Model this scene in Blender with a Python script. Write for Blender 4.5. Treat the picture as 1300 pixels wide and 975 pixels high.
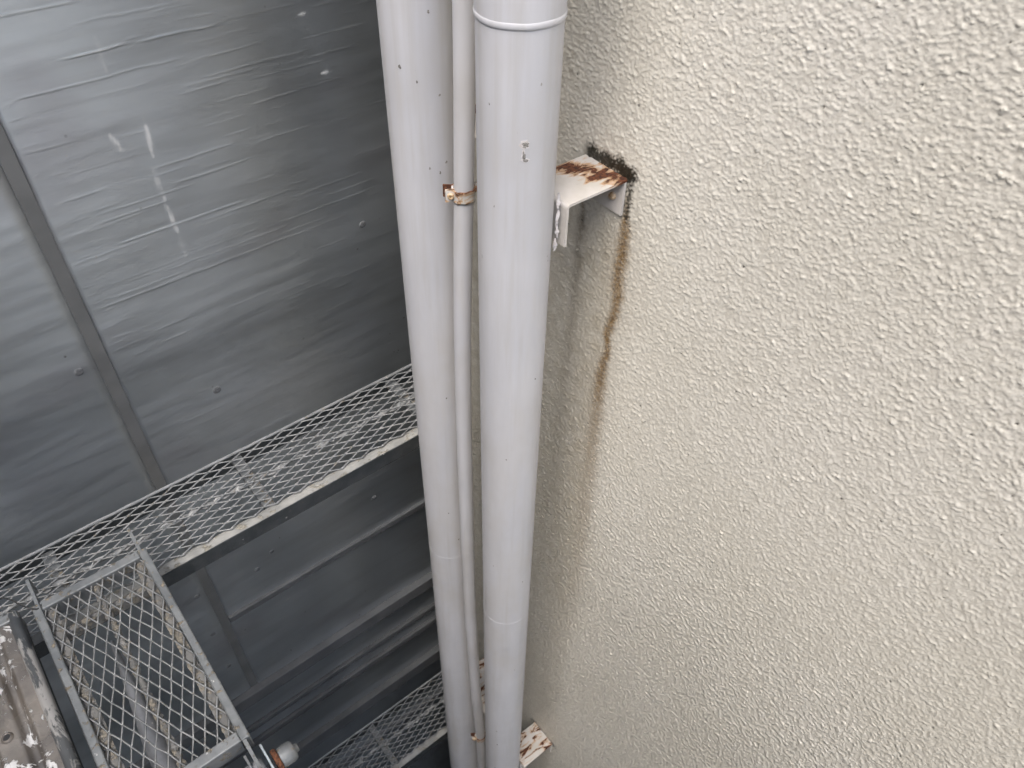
import bpy, bmesh, math, random
import numpy as np
from mathutils import Matrix, Vector
random.seed(7)
rng = np.random.default_rng(11)
for o in list(bpy.data.objects):
    bpy.data.objects.remove(o)
scene = bpy.context.scene
R_ = math.radians

# ------------------------------------------------------------------ camera
# world: origin = the photographer's phone, X runs into the stucco wall, Y along it, Z up (metres)
cam_d = bpy.data.cameras.new('camera')
cam = bpy.data.objects.new('camera', cam_d)
scene.collection.objects.link(cam)
right = Vector((0.78064912, -0.62472967, 0.01731435))
up = Vector((0.42928984, 0.55615411, 0.71161987))
back = Vector((-0.4541995, -0.54809256, 0.70235131))
cam.matrix_world = Matrix((right, up, back)).transposed().to_4x4()
cam_d.sensor_width = 36.0
cam_d.lens = 28.083
cam_d.clip_start = 0.02
cam_d.clip_end = 500
cam_d.dof.use_dof = True
cam_d.dof.focus_distance = 1.3
cam_d.dof.aperture_fstop = 9.0
scene.camera = cam

# ------------------------------------------------------------------ sky and sun
SUN_EL, SUN_AZ = 60.0, 208.0          # azimuth measured from +X counter-clockwise, where the light comes from
world = bpy.data.worlds.new('World')
scene.world = world
world.use_nodes = True
wn = world.node_tree
bg = wn.nodes['Background']
sky = wn.nodes.new('ShaderNodeTexSky')
sky.sky_type = 'NISHITA'
sky.sun_disc = False
sky.sun_elevation = R_(SUN_EL)
sky.sun_rotation = R_(90.0 - SUN_AZ)
sky.air_density = 1.0
sky.dust_density = 3.0
sky.ozone_density = 1.0
wn.links.new(sky.outputs[0], bg.inputs[0])
bg.inputs[1].default_value = 0.12
sun_d = bpy.data.lights.new('sun', 'SUN')
sun_d.energy = 1.2
sun_d.angle = R_(40)
sun_d.color = (1.0, 0.965, 0.92)
sun = bpy.data.objects.new('sun', sun_d)
scene.collection.objects.link(sun)
sv = Vector((math.cos(R_(SUN_EL)) * math.cos(R_(SUN_AZ)), math.cos(R_(SUN_EL)) * math.sin(R_(SUN_AZ)), math.sin(R_(SUN_EL))))
sun.rotation_euler = sv.to_track_quat('Z', 'Y').to_euler()
sun.location = sv * 20

scene.view_settings.view_transform = 'Standard'
scene.view_settings.look = 'None'
scene.view_settings.gamma = 1.0
scene.view_settings.use_curve_mapping = False
scene.view_settings.exposure = 1.27
scene.cycles.use_denoising = True
scene.cycles.use_adaptive_sampling = True
scene.cycles.adaptive_threshold = 0.03
scene.cycles.max_bounces = 5
scene.cycles.diffuse_bounces = 3
scene.cycles.glossy_bounces = 2
scene.cycles.caustics_reflective = False
scene.cycles.caustics_refractive = False

# ------------------------------------------------------------------ material helpers
class Mat:
    def __init__(s, name, rough=0.6, metallic=0.0, spec=0.5):
        s.m = bpy.data.materials.new(name)
        s.m.use_nodes = True
        s.t = s.m.node_tree
        s.b = s.t.nodes['Principled BSDF']
        s.b.inputs['Roughness'].default_value = rough
        s.b.inputs['Metallic'].default_value = metallic
        s.b.inputs['Specular IOR Level'].default_value = spec
        s.co = s.t.nodes.new('ShaderNodeTexCoord').outputs['Object']
    def n(s, kind, **kw):
        nd = s.t.nodes.new(kind)
        for k, v in kw.items():
            setattr(nd, k, v)
        return nd
    def l(s, a, b):
        s.t.links.new(a, b)
    def mapping(s, scale=(1, 1, 1), loc=(0, 0, 0), rot=(0, 0, 0)):
        nd = s.n('ShaderNodeMapping')
        nd.inputs['Scale'].default_value = scale
        nd.inputs['Location'].default_value = loc
        nd.inputs['Rotation'].default_value = rot
        s.l(s.co, nd.inputs[0])
        return nd.outputs[0]
    def noise(s, scale, detail=4, rough=0.55, vec=None, dist=0.0):
        nd = s.n('ShaderNodeTexNoise')
        nd.inputs['Scale'].default_value = scale
        nd.inputs['Detail'].default_value = detail
        nd.inputs['Roughness'].default_value = rough
        nd.inputs['Distortion'].default_value = dist
        s.l(vec if vec is not None else s.co, nd.inputs['Vector'])
        return nd.outputs['Fac']
    def vor(s, scale, vec=None, feature='F1', rand=1.0):
        nd = s.n('ShaderNodeTexVoronoi', feature=feature)
        nd.inputs['Scale'].default_value = scale
        nd.inputs['Randomness'].default_value = rand
        s.l(vec if vec is not None else s.co, nd.inputs['Vector'])
        return nd.outputs['Distance']
    def ramp(s, fac, a, b, va=0.0, vb=1.0, smooth=True):
        nd = s.n('ShaderNodeMapRange', interpolation_type='SMOOTHSTEP' if smooth else 'LINEAR')
        for k, v in ((1, a), (2, b), (3, va), (4, vb)):
            nd.inputs[k].default_value = v
        s.l(fac, nd.inputs[0])
        return nd.outputs[0]
    def mth(s, op, a, b=None, clamp=False):
        nd = s.n('ShaderNodeMath', operation=op, use_clamp=clamp)
        for i, v in enumerate((a, b)):
            if v is None:
                continue
            if isinstance(v, (int, float)):
                nd.inputs[i].default_value = v
            else:
                s.l(v, nd.inputs[i])
        return nd.outputs[0]
    def mix(s, fac, a, b, blend='MIX'):
        nd = s.n('ShaderNodeMix', data_type='RGBA', blend_type=blend)
        if isinstance(fac, (int, float)):
            nd.inputs[0].default_value = fac
        else:
            s.l(fac, nd.inputs[0])
        for i, v in ((6, a), (7, b)):
            if isinstance(v, (tuple, list)):
                nd.inputs[i].default_value = (*v[:3], 1)
            else:
                s.l(v, nd.inputs[i])
        return nd.outputs[2]
    def attr(s, name):
        nd = s.n('ShaderNodeAttribute')
        nd.attribute_name = name
        return nd.outputs['Fac']
    def sep(s):
        nd = s.n('ShaderNodeSeparateXYZ')
        s.l(s.co, nd.inputs[0])
        return nd.outputs
    def color(s, v):
        if isinstance(v, (tuple, list)):
            s.b.inputs['Base Color'].default_value = (*v[:3], 1)
        else:
            s.l(v, s.b.inputs['Base Color'])
    def rough(s, v):
        s.l(v, s.b.inputs['Roughness'])
    def metal(s, v):
        s.l(v, s.b.inputs['Metallic'])
    def bump(s, h, dist=0.001, strength=1.0):
        nd = s.n('ShaderNodeBump')
        nd.inputs['Distance'].default_value = dist
        nd.inputs['Strength'].default_value = strength
        s.l(h, nd.inputs['Height'])
        prev = s.b.inputs['Normal'].links
        if prev:
            s.l(prev[0].from_socket, nd.inputs['Normal'])
        s.l(nd.outputs[0], s.b.inputs['Normal'])

M = {}
# stucco: off-white sprayed coat, stains and painted pipe shade come from attributes on the wall mesh
def stucco(name, dense):
    q = Mat(name, 0.36, 0, 0.5)
    big = q.noise(2.2, 3)
    c = q.mix(q.ramp(big, 0.3, 0.7), (0.725, 0.695, 0.61), (0.77, 0.742, 0.665))
    blot = q.noise(38, 3)
    c = q.mix(q.ramp(blot, 0.45, 0.75, 0, 0.22), c, (0.655, 0.615, 0.515))
    if dense:
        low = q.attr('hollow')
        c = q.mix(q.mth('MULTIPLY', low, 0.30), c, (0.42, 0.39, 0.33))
        g = q.attr('grime_shade')
        c = q.mix(g, c, (0.36, 0.305, 0.205))
        d = q.attr('dark')
        c = q.mix(d, c, (0.13, 0.098, 0.06))
        r = q.attr('rust')
        rc = q.mix(q.ramp(q.noise(160, 2), 0.35, 0.65), (0.115, 0.060, 0.014), (0.25, 0.145, 0.038))
        c = q.mix(r, c, rc)
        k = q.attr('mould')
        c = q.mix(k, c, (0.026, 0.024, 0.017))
        p = q.attr('pit')
        c = q.mix(p, c, (0.03, 0.028, 0.022))
        q.bump(q.noise(420, 2), 0.0006, 0.5)
        far = q.ramp(q.sep()[2], 5.5, 4.3)
        q.bump(q.mth('MULTIPLY', q.ramp(q.noise(105, 2, 0.5), 0.42, 0.68), far), 0.0030, 1.0)
    else:
        h = q.ramp(q.noise(95, 3, 0.5), 0.38, 0.72)
        q.bump(h, 0.0030, 0.9)
    q.color(c)
    return q.m
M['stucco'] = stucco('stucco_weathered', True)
M['stucco_far'] = stucco('stucco_plain', False)

# fair-faced concrete
q = Mat('satin_grey_panel', 0.45, 0.85, 0.5)
streak = q.noise(1.0, 5, 0.6, q.mapping((1.2, 1, 12)))
fine = q.noise(1.0, 4, 0.6, q.mapping((9, 1, 120)))
patch = q.noise(1.9, 3, 0.5, None, 0.6)
c = q.mix(q.ramp(patch, 0.35, 0.68), (0.56, 0.60, 0.625), (0.66, 0.70, 0.725))
c = q.mix(q.ramp(q.noise(2.6, 2, 0.5, q.mapping((1, 1, 1.5), (3, 0, 5))), 0.52, 0.72, 0, 0.5), c, (0.43, 0.43, 0.46))
c = q.mix(q.ramp(streak, 0.42, 0.72, 0, 0.35), c, (0.36, 0.375, 0.38))
c = q.mix(q.ramp(fine, 0.62, 0.82, 0, 0.35), c, (0.38, 0.40, 0.41))
spots = q.ramp(q.vor(17), 0.075, 0.03, 0, 0.75)
spots = q.mth('MULTIPLY', spots, q.ramp(q.noise(5, 2), 0.5, 0.6))
c = q.mix(spots, c, (0.05, 0.048, 0.045))
wspots = q.ramp(q.vor(23, q.mapping((1, 1, 1), (4.3, 1, 2.2))), 0.07, 0.04, 0, 0.8)
wspots = q.mth('MULTIPLY', wspots, q.ramp(q.noise(4, 2, 0.5, q.mapping((1, 1, 1), (9, 9, 9))), 0.56, 0.64))
c = q.mix(wspots, c, (0.5, 0.5, 0.48))
wt = q.attr('white')
c = q.mix(wt, c, (0.80, 0.80, 0.78))
q.metal(q.mth('MULTIPLY', q.mth('SUBTRACT', 1.0, q.mth('MAXIMUM', wt, q.mth('MAXIMUM', spots, wspots))), 0.85))
q.color(c)
q.rough(q.ramp(patch, 0.3, 0.7, 0.33, 0.42))
q.bump(streak, 0.0006, 0.4)
q.bump(fine, 0.0005, 0.5)
M['concrete'] = q.m
q = Mat('grey_trim_paint', 0.55, 0, 0.4)
q.color(q.mix(q.ramp(q.noise(6, 4), 0.3, 0.7), (0.12, 0.125, 0.13), (0.17, 0.175, 0.18)))
q.bump(q.noise(40, 3), 0.001, 0.3)
M['trim'] = q.m

q = Mat('joint_sealant', 0.55, 0, 0.4)
q.color(q.mix(q.ramp(q.noise(9, 3), 0.3, 0.7), (0.15, 0.154, 0.153), (0.19, 0.194, 0.192)))
q.bump(q.noise(60, 3), 0.001, 0.4)
M['sealant'] = q.m

q = Mat('dark_tie_plug', 0.7)
q.color(q.mix(q.ramp(q.noise(120, 2), 0.4, 0.6), (0.13, 0.135, 0.14), (0.20, 0.205, 0.21)))
M['plug'] = q.m

# painted plastic pipe
def pipe_paint(name, a, b):
    q = Mat(name, 0.42, 0, 0.45)
    v = q.mapping((1, 1, 0.25))
    c = q.mix(q.ramp(q.noise(9, 4, 0.6, v), 0.3, 0.7), a, b)
    c = q.mix(q.ramp(q.noise(30, 3, 0.5, v), 0.55, 0.8, 0, 0.25), c, (0.55, 0.53, 0.50))
    dirt = q.noise(1.0, 5, 0.65, q.mapping((34, 34, 1.6)))
    c = q.mix(q.ramp(dirt, 0.46, 0.76, 0, 0.38), c, (0.42, 0.40, 0.36))
    dirt2 = q.noise(5.5, 4, 0.6, q.mapping((1, 1, 0.5), (8, 3, 1)))
    c = q.mix(q.ramp(dirt2, 0.48, 0.72, 0, 0.36), c, (0.47, 0.445, 0.405))
    sp = q.ramp(q.vor(42, q.mapping((1, 1, 0.8), (3, 5, 1))), 0.085, 0.04, 0, 1)
    sp = q.mth('MULTIPLY', sp, q.ramp(q.noise(16, 2), 0.62, 0.70))
    c = q.mix(q.mth('MULTIPLY', sp, 0.75), c, (0.16, 0.15, 0.145))
    sc = q.ramp(q.vor(14, q.mapping((1, 1, 0.5), (1, 2, 9), (0.5, 0.3, 0))), 0.05, 0.02, 0, 0.7)
    c = q.mix(sc, c, (0.30, 0.29, 0.28))
    q.color(c)
    q.rough(q.ramp(q.noise(20, 3), 0.3, 0.7, 0.36, 0.52))
    q.bump(q.noise(7, 2), 0.004, 0.5)
    q.bump(q.noise(150, 3), 0.0004, 0.35)
    q.bump(sp, -0.0006, 0.6)
    return q.m
M['pipe'] = pipe_paint('pipe_paint', (0.535, 0.54, 0.568), (0.595, 0.596, 0.618))
M['conduit'] = pipe_paint('conduit_paint', (0.53, 0.534, 0.56), (0.585, 0.587, 0.608))

q = Mat('bare_chip', 0.75)
q.color(q.mix(q.ramp(q.noise(300, 3), 0.4, 0.6), (0.16, 0.152, 0.142), (0.34, 0.325, 0.30)))
M['chip'] = q.m
q = Mat('lifted_paint', 0.5)
q.color(q.mix(q.ramp(q.noise(200, 3), 0.35, 0.7), (0.66, 0.64, 0.64), (0.54, 0.50, 0.48)))
M['flake'] = q.m

# painted steel bracket with rust; rust gathers at the wall end (local +x)
def bracket_mat(name, lo, hi, grad, loc, halo=0.08):
    q = Mat(name, 0.5)
    x = q.sep()[0]
    nz = q.noise(34, 6, 0.62, q.mapping((0.55, 1.5, 1), loc), 0.9)
    if grad > 1:
        y = q.sep()[1]
        d = q.mth('ABSOLUTE', q.mth('ADD', q.mth('MULTIPLY', q.mth('SUBTRACT', x, 0.031), 0.84), q.mth('MULTIPLY', y, 0.54)))
        f = q.mth('ADD', q.mth('SUBTRACT', q.mth('MULTIPLY', nz, 1.9), 0.44), q.mth('MULTIPLY', q.mth('SUBTRACT', 0.019, d), 13.0))
        f = q.mth('ADD', f, q.mth('MULTIPLY', x, 2.6))
    else:
        f = q.mth('ADD', nz, q.mth('MULTIPLY', x, grad))
    rust = q.ramp(f, lo, hi)
    edge = q.ramp(f, lo - halo, lo + 0.02)
    fl = q.noise(18, 3)
    c = q.mix(q.ramp(fl, 0.3, 0.7), (0.66, 0.63, 0.60), (0.56, 0.53, 0.48))
    c = q.mix(q.mth('MULTIPLY', edge, 0.75), c, (0.50, 0.27, 0.10))
    rc = q.mix(q.ramp(q.noise(140, 4), 0.35, 0.65), (0.045, 0.017, 0.010), (0.15, 0.052, 0.022))
    c = q.mix(rust, c, rc)
    q.color(c)
    q.rough(q.ramp(rust, 0, 1, 0.45, 0.85))
    q.bump(q.noise(90, 4), 0.0012, 0.5)
    q.bump(rust, -0.0012, 0.7)
    return q.m
M['bracket'] = bracket_mat('rusty_bracket_paint', 0.55, 0.68, 1.9, (0, 0, 0), 0.20)
M['bracket_low'] = bracket_mat('peeling_bracket_paint', 0.56, 0.585, 0.5, (3.1, 1.7, 0.4))
M['flange'] = bracket_mat('bracket_flange_paint', 0.74, 0.78, 0.0, (1, 2, 3))
M['clamp'] = bracket_mat('rusty_clamp_paint', 0.50, 0.60, 0.0, (7, 2, 3), 0.06)
q = Mat('rusty_screw', 0.55)
q.color(q.mix(q.ramp(q.noise(260, 3), 0.35, 0.65), (0.50, 0.33, 0.17), (0.64, 0.52, 0.38)))
M['screw'] = q.m
q = Mat('deep_rust', 0.9)
q.color(q.mix(q.ramp(q.noise(220, 4), 0.35, 0.65), (0.05, 0.02, 0.014), (0.19, 0.075, 0.035)))
q.bump(q.noise(300, 3), 0.001, 0.8)
M['rust'] = q.m

# galvanised scaffold steel with mortar crust
def galv(name, a, b, crust, amount, met=0.35, rough=0.5, cs=45):
    q = Mat(name, rough, met, 0.5)
    c = q.mix(q.ramp(q.noise(24, 4), 0.3, 0.7), a, b)
    cr = q.ramp(q.noise(cs, 6, 0.65), 1 - amount, 1 - amount + 0.07)
    c = q.mix(cr, c, q.mix(q.ramp(q.noise(190, 3), 0.35, 0.65), crust, tuple(v * 0.55 for v in crust)))
    wsp = q.ramp(q.noise(70, 4, 0.6, q.mapping((1, 1, 1), (5, 1, 8))), 0.70, 0.73)
    c = q.mix(wsp, c, (0.72, 0.71, 0.68))
    q.color(c)
    q.metal(q.mth('MULTIPLY', q.mth('SUBTRACT', 1.0, q.mth('MAXIMUM', cr, wsp)), met))
    q.rough(q.ramp(cr, 0, 1, rough, 0.9))
    q.bump(q.noise(160, 4), 0.0012, 0.5)
    q.bump(cr, 0.0015, 0.8)
    return q.m
M['galv'] = galv('galvanised_frame', (0.17, 0.18, 0.185), (0.26, 0.27, 0.27), (0.32, 0.28, 0.215), 0.44)
M['mesh'] = galv('galvanised_mesh', (0.25, 0.26, 0.26), (0.39, 0.395, 0.39), (0.40, 0.37, 0.32), 0.40)
M['lip'] = galv('mortar_stained_lip', (0.30, 0.30, 0.285), (0.42, 0.415, 0.39), (0.40, 0.375, 0.315), 0.46, 0.1, 0.6, 30)
M['crust'] = galv('mortar_crusted_bar', (0.16, 0.16, 0.155), (0.25, 0.245, 0.23), (0.33, 0.30, 0.245), 0.5, 0.1, 0.7, 60)
M['tube'] = galv('scaffold_tube', (0.24, 0.25, 0.265), (0.33, 0.34, 0.36), (0.50, 0.46, 0.39), 0.36, 0.3, 0.5, 28)
M['dark_steel'] = galv('dark_channel_steel', (0.045, 0.052, 0.056), (0.075, 0.083, 0.088), (0.16, 0.15, 0.13), 0.33, 0.2, 0.5)

# brown worn deck with paint splashes
q = Mat('worn_deck_steel', 0.4, 0.15, 0.5)
c = q.mix(q.ramp(q.noise(11, 4), 0.3, 0.7), (0.115, 0.100, 0.086), (0.24, 0.212, 0.18))
c = q.mix(q.ramp(q.noise(5, 3, 0.5, q.mapping((1, 1, 1), (4, 4, 4))), 0.5, 0.7, 0, 0.6), c, (0.07, 0.072, 0.076))
sp = q.ramp(q.noise(19, 7, 0.7, q.mapping((1, 0.75, 1), (2.2, 7.4, 0)), 1.2), 0.555, 0.575)
c = q.mix(sp, c, (0.70, 0.69, 0.67))
q.color(c)
q.rough(q.ramp(q.noise(14, 3), 0.35, 0.65, 0.16, 0.42))
q.bump(sp, 0.0015, 0.8)
q.bump(q.noise(80, 3), 0.001, 0.4)
M['deck'] = q.m
q = Mat('splashed_deck_edge', 0.5, 0.1, 0.4)
sp = q.ramp(q.noise(16, 7, 0.7, q.mapping((1, 0.45, 1), (5, 2, 0)), 0.8), 0.49, 0.54)
c = q.mix(sp, q.mix(q.ramp(q.noise(9, 3), 0.3, 0.7), (0.11, 0.12, 0.13), (0.2, 0.21, 0.215)), (0.66, 0.65, 0.63))
q.color(c)
q.bump(sp, 0.0015, 0.8)
M['deck_edge'] = q.m
q = Mat('hole_shadow_steel', 0.6)
q.color((0.03, 0.03, 0.03))
M['black'] = q.m
q = Mat('bright_plate', 0.35, 0.6)
q.color(q.mix(q.ramp(q.noise(60, 3), 0.4, 0.7), (0.55, 0.60, 0.60), (0.35, 0.38, 0.38)))
M['bright'] = q.m
q = Mat('ground_asphalt', 0.9)
q.color(q.mix(q.ramp(q.noise(3, 4), 0.3, 0.7), (0.035, 0.037, 0.038), (0.06, 0.06, 0.06)))
q.bump(q.noise(120, 4), 0.006, 0.8)
M['ground'] = q.m

# ------------------------------------------------------------------ mesh helpers
def link(name, me, mat, parent=None):
    o = bpy.data.objects.new(name, me)
    scene.collection.objects.link(o)
    if mat is not None and not me.materials:
        me.materials.append(M[mat])
    if parent is not None:
        o.parent = parent
    return o
def tag(o, label, cat=None, group=None, kind=None):
    if label: o['label'] = label
    if cat: o['category'] = cat
    if group: o['group'] = group
    if kind: o['kind'] = kind
    return o
def empty(name, loc, label, cat, group=None):
    o = bpy.data.objects.new(name, None)
    o.empty_display_size = 0.05
    scene.collection.objects.link(o)
    o.location = loc
    return tag(o, label, cat, group)
def smooth(me):
    me.polygons.foreach_set('use_smooth', [True] * len(me.polygons))
def mesh_np(name, V, F, sm=False):
    """V (n,3), F (m,k) numpy"""
    me = bpy.data.meshes.new(name)
    V = np.asarray(V, np.float32); F = np.asarray(F, np.int32)
    me.vertices.add(len(V)); me.vertices.foreach_set('co', V.ravel())
    k = F.shape[1]
    me.loops.add(F.size); me.loops.foreach_set('vertex_index', F.ravel())
    me.polygons.add(len(F))
    me.polygons.foreach_set('loop_start', np.arange(0, F.size, k, dtype=np.int32))
    me.polygons.foreach_set('loop_total', np.full(len(F), k, np.int32))
    if sm:
        me.polygons.foreach_set('use_smooth', np.ones(len(F), bool))
    me.update(calc_edges=True)
    me.validate()
    return me
def grid_faces(nr, nc, flip=False):
    a = np.arange(nr * nc).reshape(nr, nc)
    f = np.stack([a[:-1, :-1], a[:-1, 1:], a[1:, 1:], a[1:, :-1]], -1).reshape(-1, 4)
    return f[:, ::-1] if flip else f
def bm_obj(name, bm, mat, parent=None, sm=False):
    bmesh.ops.recalc_face_normals(bm, faces=bm.faces)
    me = bpy.data.meshes.new(name)
    bm.to_mesh(me); bm.free()
    if sm: smooth(me)
    return link(name, me, mat, parent)
def box_bm(x0, x1, y0, y1, z0, z1, bev=0.0, seg=2, bm=None):
    b2 = bmesh.new()
    v = [b2.verts.new((x, y, z)) for z in (z0, z1) for y in (y0, y1) for x in (x0, x1)]
    for f in ((0, 1, 3, 2), (4, 5, 7, 6), (0, 1, 5, 4), (2, 3, 7, 6), (0, 2, 6, 4), (1, 3, 7, 5)):
        b2.faces.new([v[i] for i in f])
    if bev:
        bmesh.ops.bevel(b2, geom=list(b2.edges), offset=bev, segments=seg, profile=0.5, affect='EDGES')
    if bm is None:
        return b2
    me = bpy.data.meshes.new('tmp'); b2.to_mesh(me); b2.free(); bm.from_mesh(me); bpy.data.meshes.remove(me)
    return bm
def box(name, x0, x1, y0, y1, z0, z1, mat, parent=None, bev=0.0, origin=None):
    """box with its origin at its own centre (or a given one)"""
    o = origin or ((x0 + x1) / 2, (y0 + y1) / 2, (z0 + z1) / 2)
    bm = box_bm(x0 - o[0], x1 - o[0], y0 - o[1], y1 - o[1], z0 - o[2], z1 - o[2], bev)
    ob = bm_obj(name, bm, mat, parent)
    ob.location = o
    return ob
def lathe(name, prof, mat, parent=None, seg=64, loc=(0, 0, 0), jitter=0.0):
    """prof: list of (r, z), revolved about Z"""
    a = np.linspace(0, 2 * np.pi, seg, endpoint=False)
    P = np.array(prof, float)
    r = P[:, :1] * np.ones((1, seg)); z = P[:, 1:] * np.ones((1, seg))
    if jitter:
        z = z + jitter * np.sin(a * 3 + 1)[None] + jitter * 0.6 * np.sin(a * 7)[None]
    V = np.stack([r * np.cos(a), r * np.sin(a), z], -1).reshape(-1, 3)
    n = len(P)
    idx = np.arange(n * seg).reshape(n, seg)
    F = np.stack([idx[:-1], np.roll(idx[:-1], -1, 1), np.roll(idx[1:], -1, 1), idx[1:]], -1).reshape(-1, 4)
    me = mesh_np(name, V, F, True)
    o = link(name, me, mat, parent)
    o.location = loc
    return o
def tube_mesh(name, pts, rad, seg=24, cap=True, sm=True):
    pts = [Vector(p) for p in pts]
    n = len(pts)
    rads = rad if isinstance(rad, (list, tuple)) else [rad] * n
    bm = bmesh.new()
    t0 = (pts[1] - pts[0]).normalized()
    u = t0.orthogonal().normalized()
    rings = []
    for i, p in enumerate(pts):
        t = (pts[min(i + 1, n - 1)] - pts[max(i - 1, 0)]).normalized()
        u = (u - t * u.dot(t)).normalized()
        w = t.cross(u)
        rings.append([bm.verts.new(p + (u * math.cos(k * 2 * math.pi / seg) + w * math.sin(k * 2 * math.pi / seg)) * rads[i]) for k in range(seg)])
    for a, b in zip(rings, rings[1:]):
        for k in range(seg):
            f = bm.faces.new((a[k], a[(k + 1) % seg], b[(k + 1) % seg], b[k])); f.smooth = sm
    if cap:
        bm.faces.new(rings[0][::-1]); bm.faces.new(rings[-1])
    me = bpy.data.meshes.new(name)
    bm.to_mesh(me); bm.free()
    return me
def tube(name, pts, rad, mat, parent=None, seg=24, cap=True):
    return link(name, tube_mesh(name, pts, rad, seg, cap), mat, parent)
def fft_noise(n, wl, bw, seed):
    """periodic gaussian field n x n, band-passed round wavelength wl (in samples)"""
    g = np.random.default_rng(seed).standard_normal((n, n)).astype(np.float32)
    f = np.fft.rfft2(g)
    ky = np.fft.fftfreq(n)[:, None]; kx = np.fft.rfftfreq(n)[None]
    k = np.sqrt(kx * kx + ky * ky) + 1e-9
    f *= np.exp(-0.5 * (np.log(k * wl) / bw) ** 2)
    h = np.fft.irfft2(f, s=(n, n))
    return (h / h.std()).astype(np.float32)
def sample(h, u, v):
    """bilinear, periodic; u, v in samples"""
    n = h.shape[0]
    iu = np.floor(u).astype(int); iv = np.floor(v).astype(int)
    fu = (u - iu).astype(np.float32); fv = (v - iv).astype(np.float32)
    iu %= n; iv %= n
    iu1 = (iu + 1) % n; iv1 = (iv + 1) % n
    return (h[iu, iv] * (1 - fu) * (1 - fv) + h[iu1, iv] * fu * (1 - fv) + h[iu, iv1] * (1 - fu) * fv + h[iu1, iv1] * fu * fv)
def sstep(x, a, b):
    t = np.clip((x - a) / (b - a), 0, 1)
    return t * t * (3 - 2 * t)
def add_attr(me, name, arr):
    at = me.attributes.new(name, 'FLOAT', 'POINT')
    at.data.foreach_set('value', np.asarray(arr, np.float32).ravel())

# ------------------------------------------------------------------ setting: ground
GZ = -6.4
gm = mesh_np('ground', [(-150, -150, GZ), (150, -150, GZ), (150, 150, GZ), (-150, 150, GZ)], [(0, 1, 2, 3)])
g = link('ground', gm, 'ground')
tag(g, 'dark asphalt ground far below in the gap between the walls', None, None, 'structure')

q = Mat('reflector_surface', 0.8)  # pale surface added out of view to brighten the grey wall reflection
q.color(q.mix(q.ramp(q.noise(0.6, 4), 0.3, 0.7), (0.34, 0.335, 0.32), (0.44, 0.435, 0.42)))
q.bump(q.noise(40, 4), 0.01, 0.6)
M['reflector'] = q.m
pm = mesh_np('pale_reflector', [(-60, -90, GZ + 0.02), (60, -90, GZ + 0.02), (60, -8, GZ + 0.02), (-60, -8, GZ + 0.02)], [(0, 1, 2, 3)])
tag(link('pale_reflector', pm, 'reflector'), 'added unseen pale reflector sheet behind the photographer', None, None, 'structure')

# ------------------------------------------------------------------ stucco wall
WX = 0.845                       # face of the wall
CORNER = 1.245                   # the wall ends here
sw = empty('stucco_wall', (WX, 0.5, GZ), 'cream rough stucco wall with rust streaks beside the white pipes', 'wall')
def axis_rows(a, b, s0, grow):
    out = [a]
    while out[-1] > b:
        d = abs(out[-1] - a)
        out.append(out[-1] - s0 * (1 + grow * d))
    out[-1] = b
    return np.array(out)
ZT, ZB = -0.12, -3.35
YN = -0.28
zs = axis_rows(ZT, ZB, 0.00130, 0.85)
ys = (-axis_rows(-YN, -CORNER, 0.00150, 0.42))
YY, ZZ = np.meshgrid(ys, zs)
N = 1600; RES = 0.0011
h1 = fft_noise(N, 7.6 / 1.1, 0.36, 1)
h2 = fft_noise(N, 3.4 / 1.1, 0.28, 2)
h3 = fft_noise(N, 60 / 1.1, 0.5, 3)
# sprayed droplets: many rounded blobs of mixed size, merged by maximum
def droplets(n, res, seed):
    rg = np.random.default_rng(seed)
    f = np.zeros((n, n), np.float32)
    side = n * res
    for (count, r0, r1) in ((150000, 0.0011, 0.0018), (115000, 0.0016, 0.0025), (4500, 0.0024, 0.0037)):
        cx = rg.uniform(0, n, count); cy = rg.uniform(0, n, count)
        rr = rg.uniform(r0, r1, count) / res; el = rg.uniform(0.7, 1.35, count); th = rg.uniform(0, math.pi, count)
        hh = (0.68 * rr * res * rg.uniform(0.6, 1.15, count)).astype(np.float32)
        K = int(math.ceil(r1 / res * 1.4))
        oy, ox = np.mgrid[-K:K + 1, -K:K + 1]
        oy = oy.ravel()[None]; ox = ox.ravel()[None]
        for a in range(0, count, 4000):
            b = slice(a, a + 4000)
            ix = np.floor(cx[b])[:, None].astype(int) + ox; iy = np.floor(cy[b])[:, None].astype(int) + oy
            dx = ix - cx[b][:, None]; dy = iy - cy[b][:, None]
            c_, s_ = np.cos(th[b])[:, None], np.sin(th[b])[:, None]
            p = (dx * c_ + dy * s_) / (rr[b] * el[b])[:, None]; q2 = (-dx * s_ + dy * c_) / (rr[b] / el[b])[:, None]
            d2 = p * p + q2 * q2
            val = hh[b][:, None] * np.clip(1 - d2, 0, 1) ** 0.8
            np.maximum.at(f, (iy % n, ix % n), val.astype(np.float32))
    return f
hd = droplets(N, RES, 4)
u_, v_ = ZZ / RES, YY / RES
a1 = sample(h1, u_, v_); a2 = sample(h2, u_, v_); a3 = sample(h3, u_, v_)
ad = sample(hd, u_ + 1.5 * a2, v_ + 1.2 * a1)
g1 = a1
HH = ad * (1.0 + 0.12 * a3) + 0.00016 * a1 + 0.00007 * a2
a1 = (ad - ad.mean()) / ad.std()
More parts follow.
